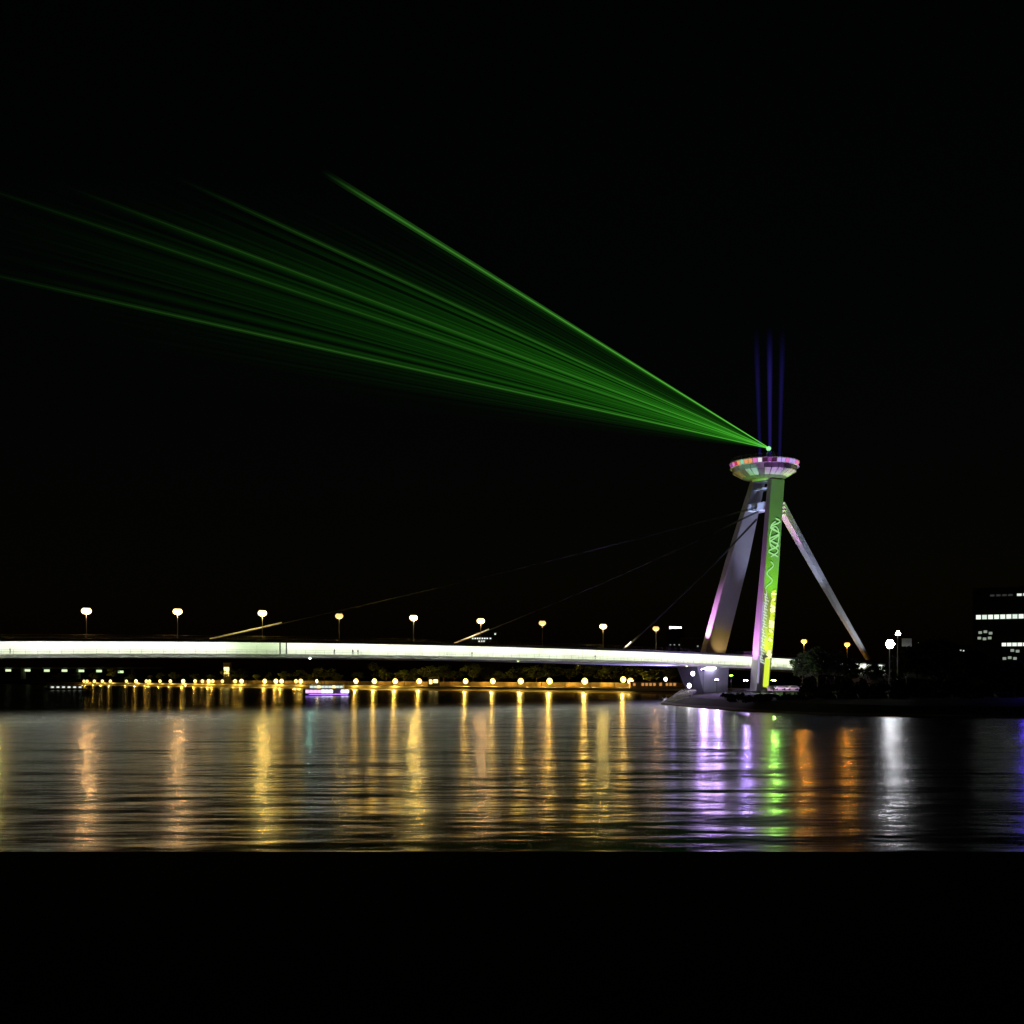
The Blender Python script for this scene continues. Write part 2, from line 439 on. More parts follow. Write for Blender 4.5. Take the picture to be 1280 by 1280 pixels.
# ------------------------------------------------------------------ saucer restaurant on the pylon
sU = s_at(955.5, 0); dU = B(sU, 0, 0).y
zU = lambda py: H-(py-HZ)*dU/F
UM = dU/F
saucer = thing('saucer_restaurant', B(sU, 0, zU(604)), 'round saucer restaurant with coloured lit rim on top of the pylon', 'restaurant')
z0 = zU(604)
def up(name, bm, m, smooth=False): return link(name, bm, m, saucer, smooth)
def ringpanel(r0, za, r1, zb, a0, a1, th=.25, n=2):
    bm = NB(); o = []; i_ = []
    for k in range(n+1):
        a = a0+(a1-a0)*k/n
        o.append((bm.verts.new((r0*cos(a), r0*sin(a), za)), bm.verts.new((r1*cos(a), r1*sin(a), zb))))
        i_.append((bm.verts.new(((r0-th)*cos(a), (r0-th)*sin(a), za+.02)), bm.verts.new(((r1-th)*cos(a), (r1-th)*sin(a), zb+.02))))
    for k in range(n):
        bm.faces.new((o[k][0], o[k+1][0], o[k+1][1], o[k][1])); bm.faces.new((i_[k][0], i_[k][1], i_[k+1][1], i_[k+1][0]))
        bm.faces.new((o[k][1], o[k+1][1], i_[k+1][1], i_[k][1])); bm.faces.new((o[k][0], i_[k][0], i_[k+1][0], o[k+1][0]))
    bm.faces.new((o[0][0], o[0][1], i_[0][1], i_[0][0])); bm.faces.new((o[n][0], i_[n][0], i_[n][1], o[n][1]))
    return bm
bowl_m = mat('saucer cladding', (.55, .55, .56), .45, .12, .3)
Zr = lambda py: zU(py)-z0
bm = NB(); lathe(bm, [(4.5, Zr(602.5)), (5, Zr(601)), (5.5, Zr(596)), (12.0, Zr(587.5)), (12.4, Zr(583)), (13.0, Zr(581)), (13.0, Zr(579.5)), (9, Zr(578.5)), (1, Zr(578.3))], 48); up('core_shell', bm, M['steel_grey'], False)
NPN = 28; RW = random.Random(11); bowl_d = mat('saucer dark cladding', (.16, .14, .17), .4, .15, .3)
for k in range(NPN):
    a0 = 2*pi*k/NPN+.012; a1 = 2*pi*(k+1)/NPN-.012
    up('cladding_panel', ringpanel(8.8, Zr(597.6), 12.3, Zr(591.0), a0, a1), RW.choice([bowl_m, bowl_m, bowl_d]))
    up('cladding_panel', ringpanel(5.6, Zr(600.2), 8.7, Zr(597.9), a0, a1), bowl_d)
    up('cladding_panel', ringpanel(12.4, Zr(591.2), 12.75, Zr(585.5), a0, a1), RW.choice([bowl_m, bowl_d, bowl_d]))
NW = 44
wcols = [('pink', (1, .25, .75), .55), ('plum', (.45, .1, .5), .35), ('lilac', (.62, .45, 1), .6), ('orange', (1, .4, .15), .6), ('red', (.8, .05, .12), .45), ('pearl', (.9, .85, .9), .65), ('dark', (.2, .03, .12), .2), ('mint', (.35, .9, .6), .5)]
wm = [emis('pane light '+n, c, k*1.35) for n, c, k in wcols]
for k in range(NW):
    a0 = 2*pi*k/NW+.012; a1 = 2*pi*(k+1)/NW-.012
    up('window_pane', ringpanel(12.95, Zr(585), 13.5, Zr(580), a0, a1, .15, 1), wm[RW.choice([0, 0, 0, 1, 2, 2, 3, 4, 5, 5, 6, 7])])
bm = NB(); lathe(bm, [(13.3, Zr(585.4)), (13.55, Zr(585.2)), (13.3, Zr(584.9))], 48); up('sill_ring', bm, bowl_m)
bm = NB(); lathe(bm, [(13.45, Zr(579.9)), (13.7, Zr(579.3)), (13.6, Zr(578.3)), (13.2, Zr(578.1))], 48); up('roof_ring', bm, bowl_m)
bm = NB()
for k in range(40):
    a = 2*pi*k/40; box(bm, (13.2*cos(a), 13.2*sin(a), Zr(578)+.55), (.07, .07, 1.1), a)
for zz in (.6, 1.1):
    ptsr = [(13.2*cos(2*pi*k/40), 13.2*sin(2*pi*k/40), Zr(578)+zz) for k in range(41)]; tube(bm, ptsr, .035, 4)
up('rail', bm, M['steel_grey'])
# laser tower standing on the saucer roof
S = B(s_at(963, -2), -2, 0); S.z = H-(561-HZ)*S.y/F
zroof = zU(578.3)
lp = thing('laser_projector', Vector((S.x, S.y, zroof)), 'green laser projector on a small truss tower on the saucer roof', 'laser projector')
bm = NB(); ht = S.z-zroof
for sx, sy in ((-1, -1), (1, -1), (1, 1), (-1, 1)):
    tube(bm, [(sx*2.3, sy*2.3, 0), (sx*.8, sy*.8, ht-.8)], .14, 6)
for f in (.3, .6):
    q = [(sx*(2.3-1.5*f), sy*(2.3-1.5*f), f*(ht-.8)) for sx, sy in ((-1, -1), (1, -1), (1, 1), (-1, 1), (-1, -1))]
    tube(bm, q, .09, 6)
for sx, sy, ex, ey in ((-1, -1, 1, -1), (1, -1, 1, 1), (1, 1, -1, 1), (-1, 1, -1, -1)):
    tube(bm, [(sx*2.3, sy*2.3, 0), (ex*1.4, ey*1.4, .6*(ht-.8))], .08, 6)
link('truss_tower', bm, M['cable'], lp)
bm = NB(); box(bm, (.3, 0, ht-.1), (1.5, 1.4, 1.3)); link('housing', bm, M['steel_dark'], lp)
bm = NB(); lathe(bm, [(.1, -.95), (.7, -.65), (1.0, 0), (.7, .65), (.1, .95)], 12, (-.75, -.35, ht)); link('aperture', bm, E['lasergreen'], lp, True)

# ------------------------------------------------------------------ beams of light
FX = G(0, 320, 0); FAX = Vector((FX.x-S.x, FX.y-S.y, 0)).normalized()     # all green beams lie in one upright plane
def beam_target(px, py):
    k = (px-640)/F; t = (k*S.y-S.x)/(FAX.x-k*FAX.y); p = S+FAX*t; p = Vector((p.x, p.y, H-(py-HZ)*p.y/F)); return p
def beam_mat(name, col, k, r0, p, L, endf, fan=None):
    m = bpy.data.materials.new(name); m.use_nodes = True; nt = m.node_tree; N = nt.nodes; K = nt.links
    N.clear(); out = N.new('ShaderNodeOutputMaterial')
    tc = N.new('ShaderNodeTexCoord'); ln = N.new('ShaderNodeVectorMath'); ln.operation = 'LENGTH'; K.new(tc.outputs['Object'], ln.inputs[0])
    def mth(op, a, b=None):
        q = N.new('ShaderNodeMath'); q.operation = op
        for i, v in enumerate((a, b)):
            if v is None: continue
            if isinstance(v, (int, float)): q.inputs[i].default_value = v
            else: K.new(v, q.inputs[i])
        return q.outputs[0]
    r = ln.outputs['Value']
    fall = mth('POWER', mth('ADD', mth('DIVIDE', r, r0), 1.0), -p)
    mr = N.new('ShaderNodeMapRange'); mr.interpolation_type = 'SMOOTHSTEP'
    mr.inputs[1].default_value = L*endf; mr.inputs[2].default_value = L; mr.inputs[3].default_value = 1; mr.inputs[4].default_value = 0
    K.new(r, mr.inputs[0]); st = mth('MULTIPLY', mth('MULTIPLY', fall, mr.outputs[0]), k)
    if fan:
        uv = N.new('ShaderNodeUVMap'); sp = N.new('ShaderNodeSeparateXYZ'); K.new(uv.outputs[0], sp.inputs[0]); K.new(sp.outputs[1], mr.inputs[0])
        rp = N.new('ShaderNodeValToRGB'); cr = rp.color_ramp
        for i, (pos, v) in enumerate(fan):
            e = cr.elements[i] if i < 2 else cr.elements.new(pos)
            e.position = pos; e.color = (v, v, v, 1)
        K.new(sp.outputs[0], rp.inputs[0])
        nz = N.new('ShaderNodeTexNoise'); nz.noise_dimensions = '1D'; nz.inputs['Scale'].default_value = 55; nz.inputs['Detail'].default_value = 3
        K.new(sp.outputs[0], nz.inputs['W'])
        mr2 = N.new('ShaderNodeMapRange'); mr2.inputs[1].default_value = .35; mr2.inputs[2].default_value = .7; mr2.inputs[3].default_value = .15; mr2.inputs[4].default_value = 1.5
        K.new(nz.outputs[0], mr2.inputs[0])
        st = mth('MULTIPLY', mth('MULTIPLY', st, rp.outputs[0]), mr2.outputs[0])
    em = N.new('ShaderNodeEmission'); em.inputs[0].default_value = (*col, 1); K.new(st, em.inputs[1])
    tr = N.new('ShaderNodeBsdfTransparent'); ad = N.new('ShaderNodeAddShader'); K.new(em.outputs[0], ad.inputs[0]); K.new(tr.outputs[0], ad.inputs[1])
    K.new(ad.outputs[0], out.inputs[0]); m.cycles.emission_sampling = 'NONE'
    return m
def beam(name, a, b, radii, m, label, cat, group):
    bm = NB(); d = b-a; n = 14
    for r0, r1 in radii:
        tube(bm, [d*(i/n) for i in range(n+1)], [r0+(r1-r0)*i/n for i in range(n+1)], 10, 0, False)
    o = link(name, bm, m, None, True); o.location = a
    return tag(o, label, cat, group)
GR = (.20, 1, .10)
beams = [((398, 211), .060, 'uppermost steep green laser beam from the saucer roof', .86, 1.25),
         ((203, 214), .022, 'second green laser beam down, just below the dark gap', .75, .9),
         ((58, 224), .022, 'third green laser beam down, upper of the close pair', .75, .9),
         ((-150, 192), .020, 'fourth green laser beam down, lower of the close pair', .6, .9),
         ((-150, 312), .034, 'lowest and flattest green laser beam over the river', .6, .9)]
for (px, py), k, lab, ef, wd in beams:
    e = beam_target(px, py); L = (e-S).length
    beam('laser_beam', S, e, [(.03, .12*wd), (.05, .22*wd), (.08, .40*wd), (.16, .95*wd)], beam_mat('green laser light', GR, k*2.4, 95, 1.95, L, ef), lab, 'laser beam', 'green laser beams')
# the fan of weaker light between them: a thin upright sheet
def slope_dir(m_):
    e = beam_target(300, 561-m_*(963-300)); return (e-S).normalized()
m0, m1 = .10, .635; NF = 60; LF = 1.0
FR = (.002, .05, .12, .2, .3, .4, .5, .6, .7, .8, .9, 1)
bm = NB(); uvl = bm.loops.layers.uv.new('UVMap'); fv = []
tn = FAX.cross(Vector((0, 0, 1))).normalized()
def fan_len(m_):        # each sheet line reaches as far as the beams do
    e = beam_target(-150, 561-m_*1113); L1 = (e-S).length
    e = beam_target(963-348/m_, 213); return min(L1, (e-S).length if m_ > .32 else 1e9)
for sgn in (-1, 1):
    rows_ = []
    for i in range(NF+1):
        mm = m0+(m1-m0)*i/NF; dv = slope_dir(mm); L = fan_len(mm)
        rows_.append([bm.verts.new(dv*rr*L+tn*sgn*(.04+.0006*rr*L)) for rr in FR])
    for i in range(NF):
        for j in range(len(FR)-1):
            f = bm.faces.new((rows_[i][j], rows_[i+1][j], rows_[i+1][j+1], rows_[i][j+1]))
            for lp_, uu, vv in zip(f.loops, (i/NF, (i+1)/NF, (i+1)/NF, i/NF), (FR[j], FR[j], FR[j+1], FR[j+1])): lp_[uvl].uv = (uu, vv)
fan_prof = [(0, 0), (.10, .05), (.21, .30), (.25, .85), (.40, .9), (.47, 1.2), (.55, 1.15), (.65, .9), (.70, .35), (.76, .3), (.85, .12), (.92, .25), (.955, .6), (.985, 0)]
fan = link('laser_fan', bm, beam_mat('green laser fan light', (.09, 1, .035), .215, 58, 2.05, LF, .3, fan_prof)); fan.location = S
tag(fan, 'broad dim green fan of laser light between the beams', 'laser fan', None, 'stuff')
for px, k, lab in ((945, .004, 'left faint blue searchlight beam above the saucer'), (962, .010, 'middle and brightest blue searchlight beam above the saucer'), (978.5, .0045, 'right faint blue searchlight beam above the saucer')):
    a = G(962.5+(px-962)*.72, S.y, zU(576)); b = G(px, S.y, H-(405-HZ)*S.y/F)
    beam('searchlight_beam', a, b, [(.25, .5), (.45, .9), (.6, 1.3)], beam_mat('blue searchlight', (.12, .08, 1), k*1.6, 200, .5, (b-a).length, .55), lab, 'light beam', 'blue searchlight beams')

# ------------------------------------------------------------------ floodlighting of the pylon
def spot(name, loc, tgt, col, power, deg, blend=.6, rad=.4):
    d = bpy.data.lights.new(name, 'SPOT'); d.energy = power; d.color = col; d.spot_size = radians(deg); d.spot_blend = blend; d.shadow_soft_size = rad
    o = bpy.data.objects.new(name, d); COL.objects.link(o); o.location = loc
    o.rotation_euler = (Vector(tgt)-Vector(loc)).to_track_quat('-Z', 'Y').to_euler(); return o
def legpt(rows_, py, f, off=0):
    r = interp(rows_, py); px = r[1]+(r[2]-r[1])*f; s = s_at(px, r[3]); return B(s, r[3]+off, z_at(py, s, r[3]))
# pink: river faces
spot('floodlight_pink', legpt(NEAR, 862, 0, 2)-UAX*7, legpt(NEAR, 790, 0, 1), (1, .33, 1), 165000, 24)
spot('floodlight_pink', legpt(FAR, 826, 0, 2)-UAX*7, legpt(FAR, 778, 0, 1), (1, .36, 1), 165000, 23)
# green and yellow: outer face of the near leg
spot('floodlight_yellow', legpt(NEAR, 861, .6, -10), legpt(NEAR, 770, .55), (.74, 1, .02), 110000, 34)
spot('floodlight_green', legpt(NEAR, 861, .7, -16), legpt(NEAR, 684, .55), (.16, 1, .02), 270000, 17)
# white violet: inner face of the far leg, crossbeam
sF = s_at(896, 10.4)
spot('floodlight_violet', B(sF+6, 1, ZD(0)+2.5), legpt(FAR, 672, .5), (.5, .45, 1), 20000, 16)
spot('floodlight_warm', B(sF+1, 4, ZD(0)+2.2), legpt(FAR, 803, .6), (1, .62, .2), 1500, 80)
rN = interp(NEAR, 635); rF = interp(FAR, 635); cbN = B(s_at(rN[1], rN[3])+.6, rN[3]+2, 0); cbF = B(s_at(rF[1], rF[3]), rF[3]+.4, 0); cbT = cbN+(cbF-cbN)*.5
cbT.z = z_at(636, s_at(953, 0), 0)
bO = cbT-UAX*46+NAX*-3.5; bO.z = ZD(0)+2.2
spot('floodlight_blue', bO, cbT, (.45, .55, 1), 900000, 7)
# anchor cables
spot('floodlight_cable', B(28, -22, ZD(26)+1.5), B(24, 0, 62), (.60, .66, 1), 62000, 60)
spot('floodlight_cable', B(58, -22, ZD(64)+1.5), B(56, 0, 32), (.82, .90, 1), 17000, 70)
# saucer
cU = B(sU, 0, zU(592))
spot('floodlight_teal', B(sU-14, -16, zU(640)), cU+Vector((-8, -7, 0)), (.15, 1, .6), 7000, 28)
spot('floodlight_magenta', B(sU-3, -26, zU(640)), cU+Vector((0, -10, 0)), (.75, .25, 1), 11000, 30)
spot('floodlight_lime', B(sU+14, -20, zU(640)), cU+Vector((9, -6, 0)), (.8, 1, .2), 9500, 26)
# pier and underside of the deck
spot('floodlight_pier', B(sP-10, -22, 3.5), B(sP+1, -5, 11), (.55, .6, 1), 3500, 50)
spot('floodlight_underdeck', B(sP-16, -4, 3.2), B(sP-38, -4, 15), (.45, .36, 1), 40000, 120)

# ------------------------------------------------------------------ lamps
ORD = ['first', 'second', 'third', 'fourth', 'fifth', 'sixth', 'seventh', 'eighth', 'ninth', 'tenth', 'eleventh', 'twelfth', 'thirteenth', 'fourteenth', 'fifteenth', 'sixteenth', 'seventeenth', 'eighteenth', 'nineteenth', 'twentieth',
       'twenty-first', 'twenty-second', 'twenty-third', 'twenty-fourth', 'twenty-fifth', 'twenty-sixth', 'twenty-seventh', 'twenty-eighth', 'twenty-ninth', 'thirtieth', 'thirty-first', 'thirty-second', 'thirty-third', 'thirty-fourth', 'thirty-fifth', 'thirty-sixth']
def mesh_of(fn, m, smooth=False):
    bm = NB(); fn(bm); bm.normal_update(); me = bpy.data.meshes.new('shape'); bm.to_mesh(me); bm.free(); me.materials.append(m)
    if smooth:
        for p in me.polygons: p.use_smooth = True
    return me
# twin-armed road lamp of the bridge, 9 m
POLE = mesh_of(lambda b: tube(b, [(0, 0, 0), (0, 0, .5), (0, 0, 4.5), (0, 0, 9.1)], [.17, .13, .10, .07], 8), M['steel_dark'])
def _arms(b):
    for sx in (-1, 1): tube(b, [(0, 0, 8.9), (sx*.4, 0, 9.3), (sx*.75, 0, 9.42)], .05, 6)
ARMS = mesh_of(_arms, M['steel_grey'])
HEAD = mesh_of(lambda b: hexa(b, [(-.65, -.22, -.08), (.65, -.22, -.08), (.65, .22, -.08), (-.65, .22, -.08)], [(-.5, -.15, .12), (.5, -.15, .12), (.5, .15, .12), (-.5, .15, .12)]), M['steel_grey'])
def bowl(m): return mesh_of(lambda b: lathe(b, [(.3, -1.62), (.78, -1.3), (.95, -.8), (.8, -.35), (.45, -.085)], 10), m, True)
BOWLS = {k: bowl(E[k]) for k in ('bridge', 'bridge_dim', 'bridge_orange')}
def lamp_light(par, loc, power, col):
    d = bpy.data.lights.new('lamp_light', 'POINT'); d.energy = power; d.color = col; d.shadow_soft_size = .3
    o = bpy.data.objects.new('lamp_light', d); COL.objects.link(o); o.parent = par; o.location = loc
PWR = {-12: (.6, 0), 108: (.62, 1), 222: (.5, 1), 328: (.85, 0), 424: (.16, 0), 517: (.75, 0), 601: (.5, 1), 678: (.15, 1), 754: (.5, 0), 820: (.2, 1), 1005: (1.25, 2), 1059: (.85, 2)}
TINTS = [(1, .68, .16), (1, .56, .22), (1, .36, .03)]
def road_lamp(px, py, w, kind, label, group='street lamps along the bridge'):
    s = s_at(px, w); zt = z_at(py, s, w); zb = ZD(s)+.8
    t = thing('street_lamp', B(s, w, zb), label, 'street lamp', group, ang)
    k = (zt-zb)/9.2; power, ti = PWR[px]; tint = TINTS[ti]
    for nm, me in (('pole', POLE), ('bracket', ARMS)): linkme(nm, me, t, scale=(1, 1, k))
    for sx in (-1, 1):
        h = linkme('lamp_head', HEAD, t, (sx*.42, 0, 9.45*k)); linkme('lamp_bowl', BOWLS[kind], h)
        lamp_light(h, (0, 0, -1.85), power*3400, tint)
    return t
for px, py, w, kind, lab in (
        (-12, 757, -9.8, 'bridge', 'bridge street lamp beyond the end of the visible lit deck'),
        (108, 761, -9.8, 'bridge', 'bright bridge lamp nearest the water edge of the deck, leftmost of the row'),
        (222, 762, -9.8, 'bridge', 'bright bridge lamp just before the lowest stay cable foot'),
        (328, 764, -9.8, 'bridge', 'bright bridge lamp above the longest stay cable end'),
        (424, 768, 9.8, 'bridge_dim', 'small weak bridge lamp above the purple lit boat'),
        (517, 770, -9.8, 'bridge', 'bright bridge lamp between the long and middle stay cables'),
        (601, 774, -9.8, 'bridge', 'bridge lamp above the middle stay cable end'),
        (678, 777, 9.8, 'bridge_dim', 'small weak bridge lamp between the middle and short stays'),
        (754, 781, -9.8, 'bridge', 'bridge lamp beside the foot of the shortest stay cable'),
        (820, 784, 9.8, 'bridge_dim', 'small weak bridge lamp next to the white rooftop sign'),
        (1005, 800, 9.8, 'bridge_orange', 'orange lamp just behind the near pylon leg over dark trees'),
        (1059, 804, 9.8, 'bridge_orange', 'orange lamp beside the foot of the anchor cables')):
    road_lamp(px, py, w, kind, lab)

# globe lamps of the promenade under the bridge
GPOST = mesh_of(lambda b: tube(b, [(0, 0, 0), (0, 0, .4), (0, 0, .45), (0, 0, 3.6)], [.16, .14, .08, .06], 8), M['steel_dark'])
GCAP = mesh_of(lambda b: lathe(b, [(.7, .52), (.45, .74), (.1, .86)], 10), M['steel_dark'])
def globe(m, r): return mesh_of(lambda b: lathe(b, [(r*.3, -r), (r*.75, -r*.65), (r, 0), (r*.75, r*.65), (r*.3, r)], 10), m, True)
GL = {k: globe(E[k], 1.55) for k in ('prom', 'prom_dim', 'prom_white')}
def edge_d(px):
    for a, b in zip(edge[12:], edge[13:]):
        pa = 640+a.x/a.y*F; pb = 640+b.x/b.y*F
        if pb <= px <= pa or b is edge[-1]:
            f = (pa-px)/(pa-pb); return 1/((1-f)/a.y+f/b.y)
    return edge[12].y
lampxs = [(105, .4), (109, .5), (118, .6), (128, .6), (138, .6), (158, .4), (170, .8), (183, .6), (187, .5), (200, .5), (213, .6), (229, 1), (244, .6), (253, .4), (261, .8), (266, .5), (278, .3), (294, .7), (302, 1),
          (331, 1), (345, 1), (352, .9), (370, .4), (376, .9), (445, 1), (468, 1.1), (494, 1.1), (524, 1), (582, .9), (616, .9), (651, 1.1), (687, 1.2), (731, 1.2), (779, .9), (788, 1)]
GROUNDZ = 2.55
for i, (px, st) in enumerate(lampxs):
    d = edge_d(px)+17; p = G(px, d, 0)
    zl = H-((851.5 if px != 779 else 849.5)-HZ)*d/F
    t = thing('promenade_lamp', (p.x, p.y, GROUNDZ), ORD[i]+' glowing globe lamp from the left along the far promenade', 'lamp', 'globe lamps along the far promenade')
    k = (zl-GROUNDZ-.72)/3.6
    linkme('post', GPOST, t, scale=(1, 1, k)); g = linkme('globe', GL['prom' if st > .75 else 'prom_dim'], t, (0, 0, zl-GROUNDZ)); 
    sc = .75+.3*st; g.scale = (sc, sc, sc)
    lamp_light(t, (-.8, -2.3, zl-GROUNDZ-.3), (9000 if px < 440 else 15000)*st**1.5, (1, .55, .07))
    linkme('cap', GCAP, t, (0, 0, zl-GROUNDZ+.1*sc))
for px, py, d in ((832, 849, 470), (229+3, 858, 925), (861.5, 857, 372), (866, 842, 384)):
    p = G(px, d, 0); zl = H-(py-HZ)*d/F
    t = thing('white_lamp', (p.x, p.y, 2.4), {832: 'small white lamp at the end of the orange lit wall', 232: 'small white lamp below the promenade lamps', 861.5: 'white lamp at the top of the pale stone slope', 866: 'small white lamp on the pier side under the deck'}[px], 'lamp', None)
    linkme('post', GPOST, t, scale=(1, 1, max(.1, (zl-3.1)/3.6))); linkme('globe', GL['prom_white'], t, (0, 0, zl-2.4), scale=(.45, .45, .5))

# ------------------------------------------------------------------ trees and bushes
def crown_mesh(seed, rx, rz, n, size, clumps, lm=None):
    r = random.Random(seed); cs = []
    for _ in range(clumps):
        a = r.uniform(0, 2*pi); u = r.uniform(-.8, 1); q = math.sqrt(1-u*u)*r.uniform(.35, .85)
        cs.append((Vector((rx*q*cos(a), rx*q*sin(a), rz*u*.75)), r.uniform(.28, .5)*rx))
    vs = []; fs = []
    for _ in range(n):
        c, cr = r.choice(cs)
        d = Vector((r.gauss(0, 1), r.gauss(0, 1), r.gauss(0, .8))).normalized()*cr*r.uniform(.45, 1.05)
        p = c+d; a = Vector((r.uniform(-1, 1), r.uniform(-1, 1), r.uniform(-.6, .6))).normalized()
        b = a.cross(Vector((r.uniform(-1, 1), r.uniform(-1, 1), r.uniform(-1, 1)))).normalized(); s = size*r.uniform(.6, 1.3)
        i = len(vs); vs += [p-a*s, p+b*s*.55, p+a*s, p-b*s*.55]; fs.append((i, i+1, i+2, i+3))
    me = bpy.data.meshes.new('crown'); me.from_pydata(vs, [], fs); me.materials.append(lm or M['leaf']); return me
def trunk_mesh(seed, h, r0):
    r = random.Random(seed)
    def f(b):
        tube(b, [(0, 0, -.3), (0, 0, h*.35), (r.uniform(-.2, .2), r.uniform(-.2, .2), h*.7), (r.uniform(-.4, .4), r.uniform(-.4, .4), h)], [r0, r0*.75, r0*.5, r0*.2], 7)
        for k in range(5):
            a = k*1.26+r.uniform(-.3, .3); z = h*r.uniform(.4, .65); l = h*r.uniform(.25, .4)
            tube(b, [(0, 0, z), (l*.5*cos(a), l*.5*sin(a), z+l*.4), (l*cos(a), l*sin(a), z+l*.75)], [r0*.4, r0*.28, r0*.1], 5)
    return mesh_of(f, M['bark'])
FAR_T = [(crown_mesh(i, 3.8, 3.2, 640, .42, 9), trunk_mesh(i, 7, .28)) for i in range(7)]
BIG_T = [(crown_mesh(20+i, 4.4, 5.0, 4600, .34, 26, M['leaf_dark']), trunk_mesh(30+i, 10, .38)) for i in range(4)]
BUSH = [crown_mesh(40+i, 2.0, 1.3, 900, .22, 12, M['leaf_dark']) for i in range(3)]
def tree(p, h, var, lib, label, group, spread=1, rz=0):
    t = thing('tree', p, label, 'tree', group, rz)
    c, tr = lib[var % len(lib)]; k = h/(10.0 if lib is FAR_T else 14.0)
    linkme('trunk', tr, t, scale=(k, k, k)); linkme('crown', c, t, (0, 0, (6.7 if lib is FAR_T else 9.8)*k), scale=(k*spread, k*spread, k))
RT = random.Random(5)
fx = []
x = 52
while x < 842: fx.append(x); x += RT.uniform(13, 25)
for i, px in enumerate(fx):
    d = edge_d(px)+RT.uniform(30, 62); p = G(px, d, 2.7)
    tree(p, RT.uniform(7.5, 15), i, FAR_T, (ORD[i]+' tree from the left in' if i < len(ORD) else ORD[len(fx)-1-i]+' tree from the right end of')+' the lamp-lit row behind the promenade', 'trees behind the promenade', RT.uniform(1.1, 1.9), RT.uniform(0, 6))
RIGHT = [(1003, 398, 868, 818, 1.0, 'dark round tree beside the near pylon leg, hiding the deck end'), (1022, 392, 870, 812, 1.1, 'tall dark tree under the orange lamps'), (1043, 400, 870, 816, 1.0, 'dark tree between the two orange lamps'),
         (1064, 394, 872, 826, 1.2, 'low dark tree below the right orange lamp'), (1090, 402, 872, 828, 1.1, 'dark tree at the foot of the anchor cables'), (1118, 372, 872, 822, 1.0, 'dark tree under the white floodlights'),
         (1146, 310, 874, 806, 1.0, 'tall dark tree just past the floodlights'), (1168, 305, 874, 800, 1.05, 'tallest dark tree on the unlit bank'), (1192, 300, 874, 806, 1.05, 'dark tree between the tallest tree and the office block'),
         (1214, 290, 876, 814, 1.0, 'dark tree at the corner of the office block'), (1240, 286, 876, 826, 1.1, 'dark tree under the lit office windows'), (1268, 280, 876, 828, 1.1, 'dark tree before the blue sign of the office block')]
for i, (px, d, yb, yt, sp, lab) in enumerate(RIGHT):
    zb = 3.2; h = (yb-yt)*d/F+ (H-(yb-HZ)*d/F - zb)
    tree(G(px, d, zb), h, i, BIG_T, lab, 'dark trees on the right bank', sp*1.05, i*1.3)
BL = ['low bush at the sandy tip below the pylon', 'low bush between the tip and the near leg', 'bush under the near pylon leg', 'bush just past the near pylon leg', 'bush before the pink lit wall', 'bush at the end of the pink lit wall', 'bush in the dark under the orange lamp', 'bush below the middle of the dark bank', 'bush under the floodlights on the bank', 'bush past the floodlights on the bank', 'bush below the tallest dark tree', 'bush below the office block corner', 'bush at the waterside under the office windows']
for i, px in enumerate((908, 925, 946, 965, 984, 1004, 1030, 1058, 1090, 1130, 1172, 1215, 1255)):
    d = 300-.06*(px-900)+RT.uniform(-6, 6); t = thing('bush', G(px, d, 2.2), BL[i], 'bush', 'bushes along the dark bank', i)
    linkme('foliage', BUSH[i % 3], t, (0, 0, .9), scale=(1.5, 1.5, 1.0+.45*(i > 4)))

SH = ['tall dark shrub left of the round tree by the pylon', 'dark shrub below the tall tree under the orange lamps', 'dark shrub below the gap between the orange lamps', 'dark shrub below the right orange lamp', 'dark shrub under the anchor cable foot', 'dark shrub below the larger floodlight cluster', 'dark shrub below the billboard', 'dark shrub before the tallest dark tree', 'dark shrub past the tallest dark tree', 'dark shrub at the office block corner', 'dark shrub under the dim office windows', 'dark shrub at the right frame edge']
for i, px in enumerate((1012, 1034, 1056, 1077, 1099, 1120, 1141, 1162, 1184, 1206, 1232, 1262)):
    t = thing('shrub', G(px, 306-.05*(px-1000)+RT.uniform(-4, 4), 2.6), SH[i], 'shrub', 'dark shrubs under the bank trees', i*2.1)
    linkme('foliage', BUSH[(i+1) % 3], t, (0, 0, 2.3), scale=(1.75, 1.75, 2.2+.4*(i % 3)))

# ------------------------------------------------------------------ far promenade: flood wall, pavilion, kiosk, lit tower
def seg(bm, px0, px1, o0, o1, z0, z1):
    n = max(2, int(abs(px1-px0)/40))
    ps = [px0+(px1-px0)*i/n for i in range(n+1)]
    rows_ = []
    for px in ps:
        a = G(px, edge_d(px), 0)
        rows_.append([bm.verts.new(a+DIRB*o+Vector((0, 0, z))) for o, z in ((o0, z0), (o1, z0), (o1, z1), (o0, z1))])
    for r0, r1 in zip(rows_, rows_[1:]):
        for k in range(4): bm.faces.new((r0[k], r0[(k+1) % 4], r1[(k+1) % 4], r1[k]))
    bm.faces.new(rows_[0][::-1]); bm.faces.new(rows_[-1]); bmesh.ops.recalc_face_normals(bm, faces=bm.faces)
fw = thing('flood_wall', G(640, edge_d(640)+24, GROUNDZ), 'long low masonry flood wall lit orange behind the promenade lamps', 'wall')
for a, b in zip(range(842, 240, -30), range(813, 211, -30)):
    bm = NB(); seg(bm, a, b, 24, 25, 2.3, 5.1); o = link('wall_panel', bm, M['brickwall'], fw); o.matrix_parent_inverse = Matrix.Translation(-fw.location)
    bm = NB(); seg(bm, a+.3, b-.3, 23.8, 25.2, 5.102, 5.35); o = link('coping', bm, M['concrete'], fw); o.matrix_parent_inverse = Matrix.Translation(-fw.location)
qw = NB(); seg(qw, 842, 20, 8, 15, .4, GROUNDZ+.05)
tag(link('quay_wall', qw, M['concrete']), kind='structure')
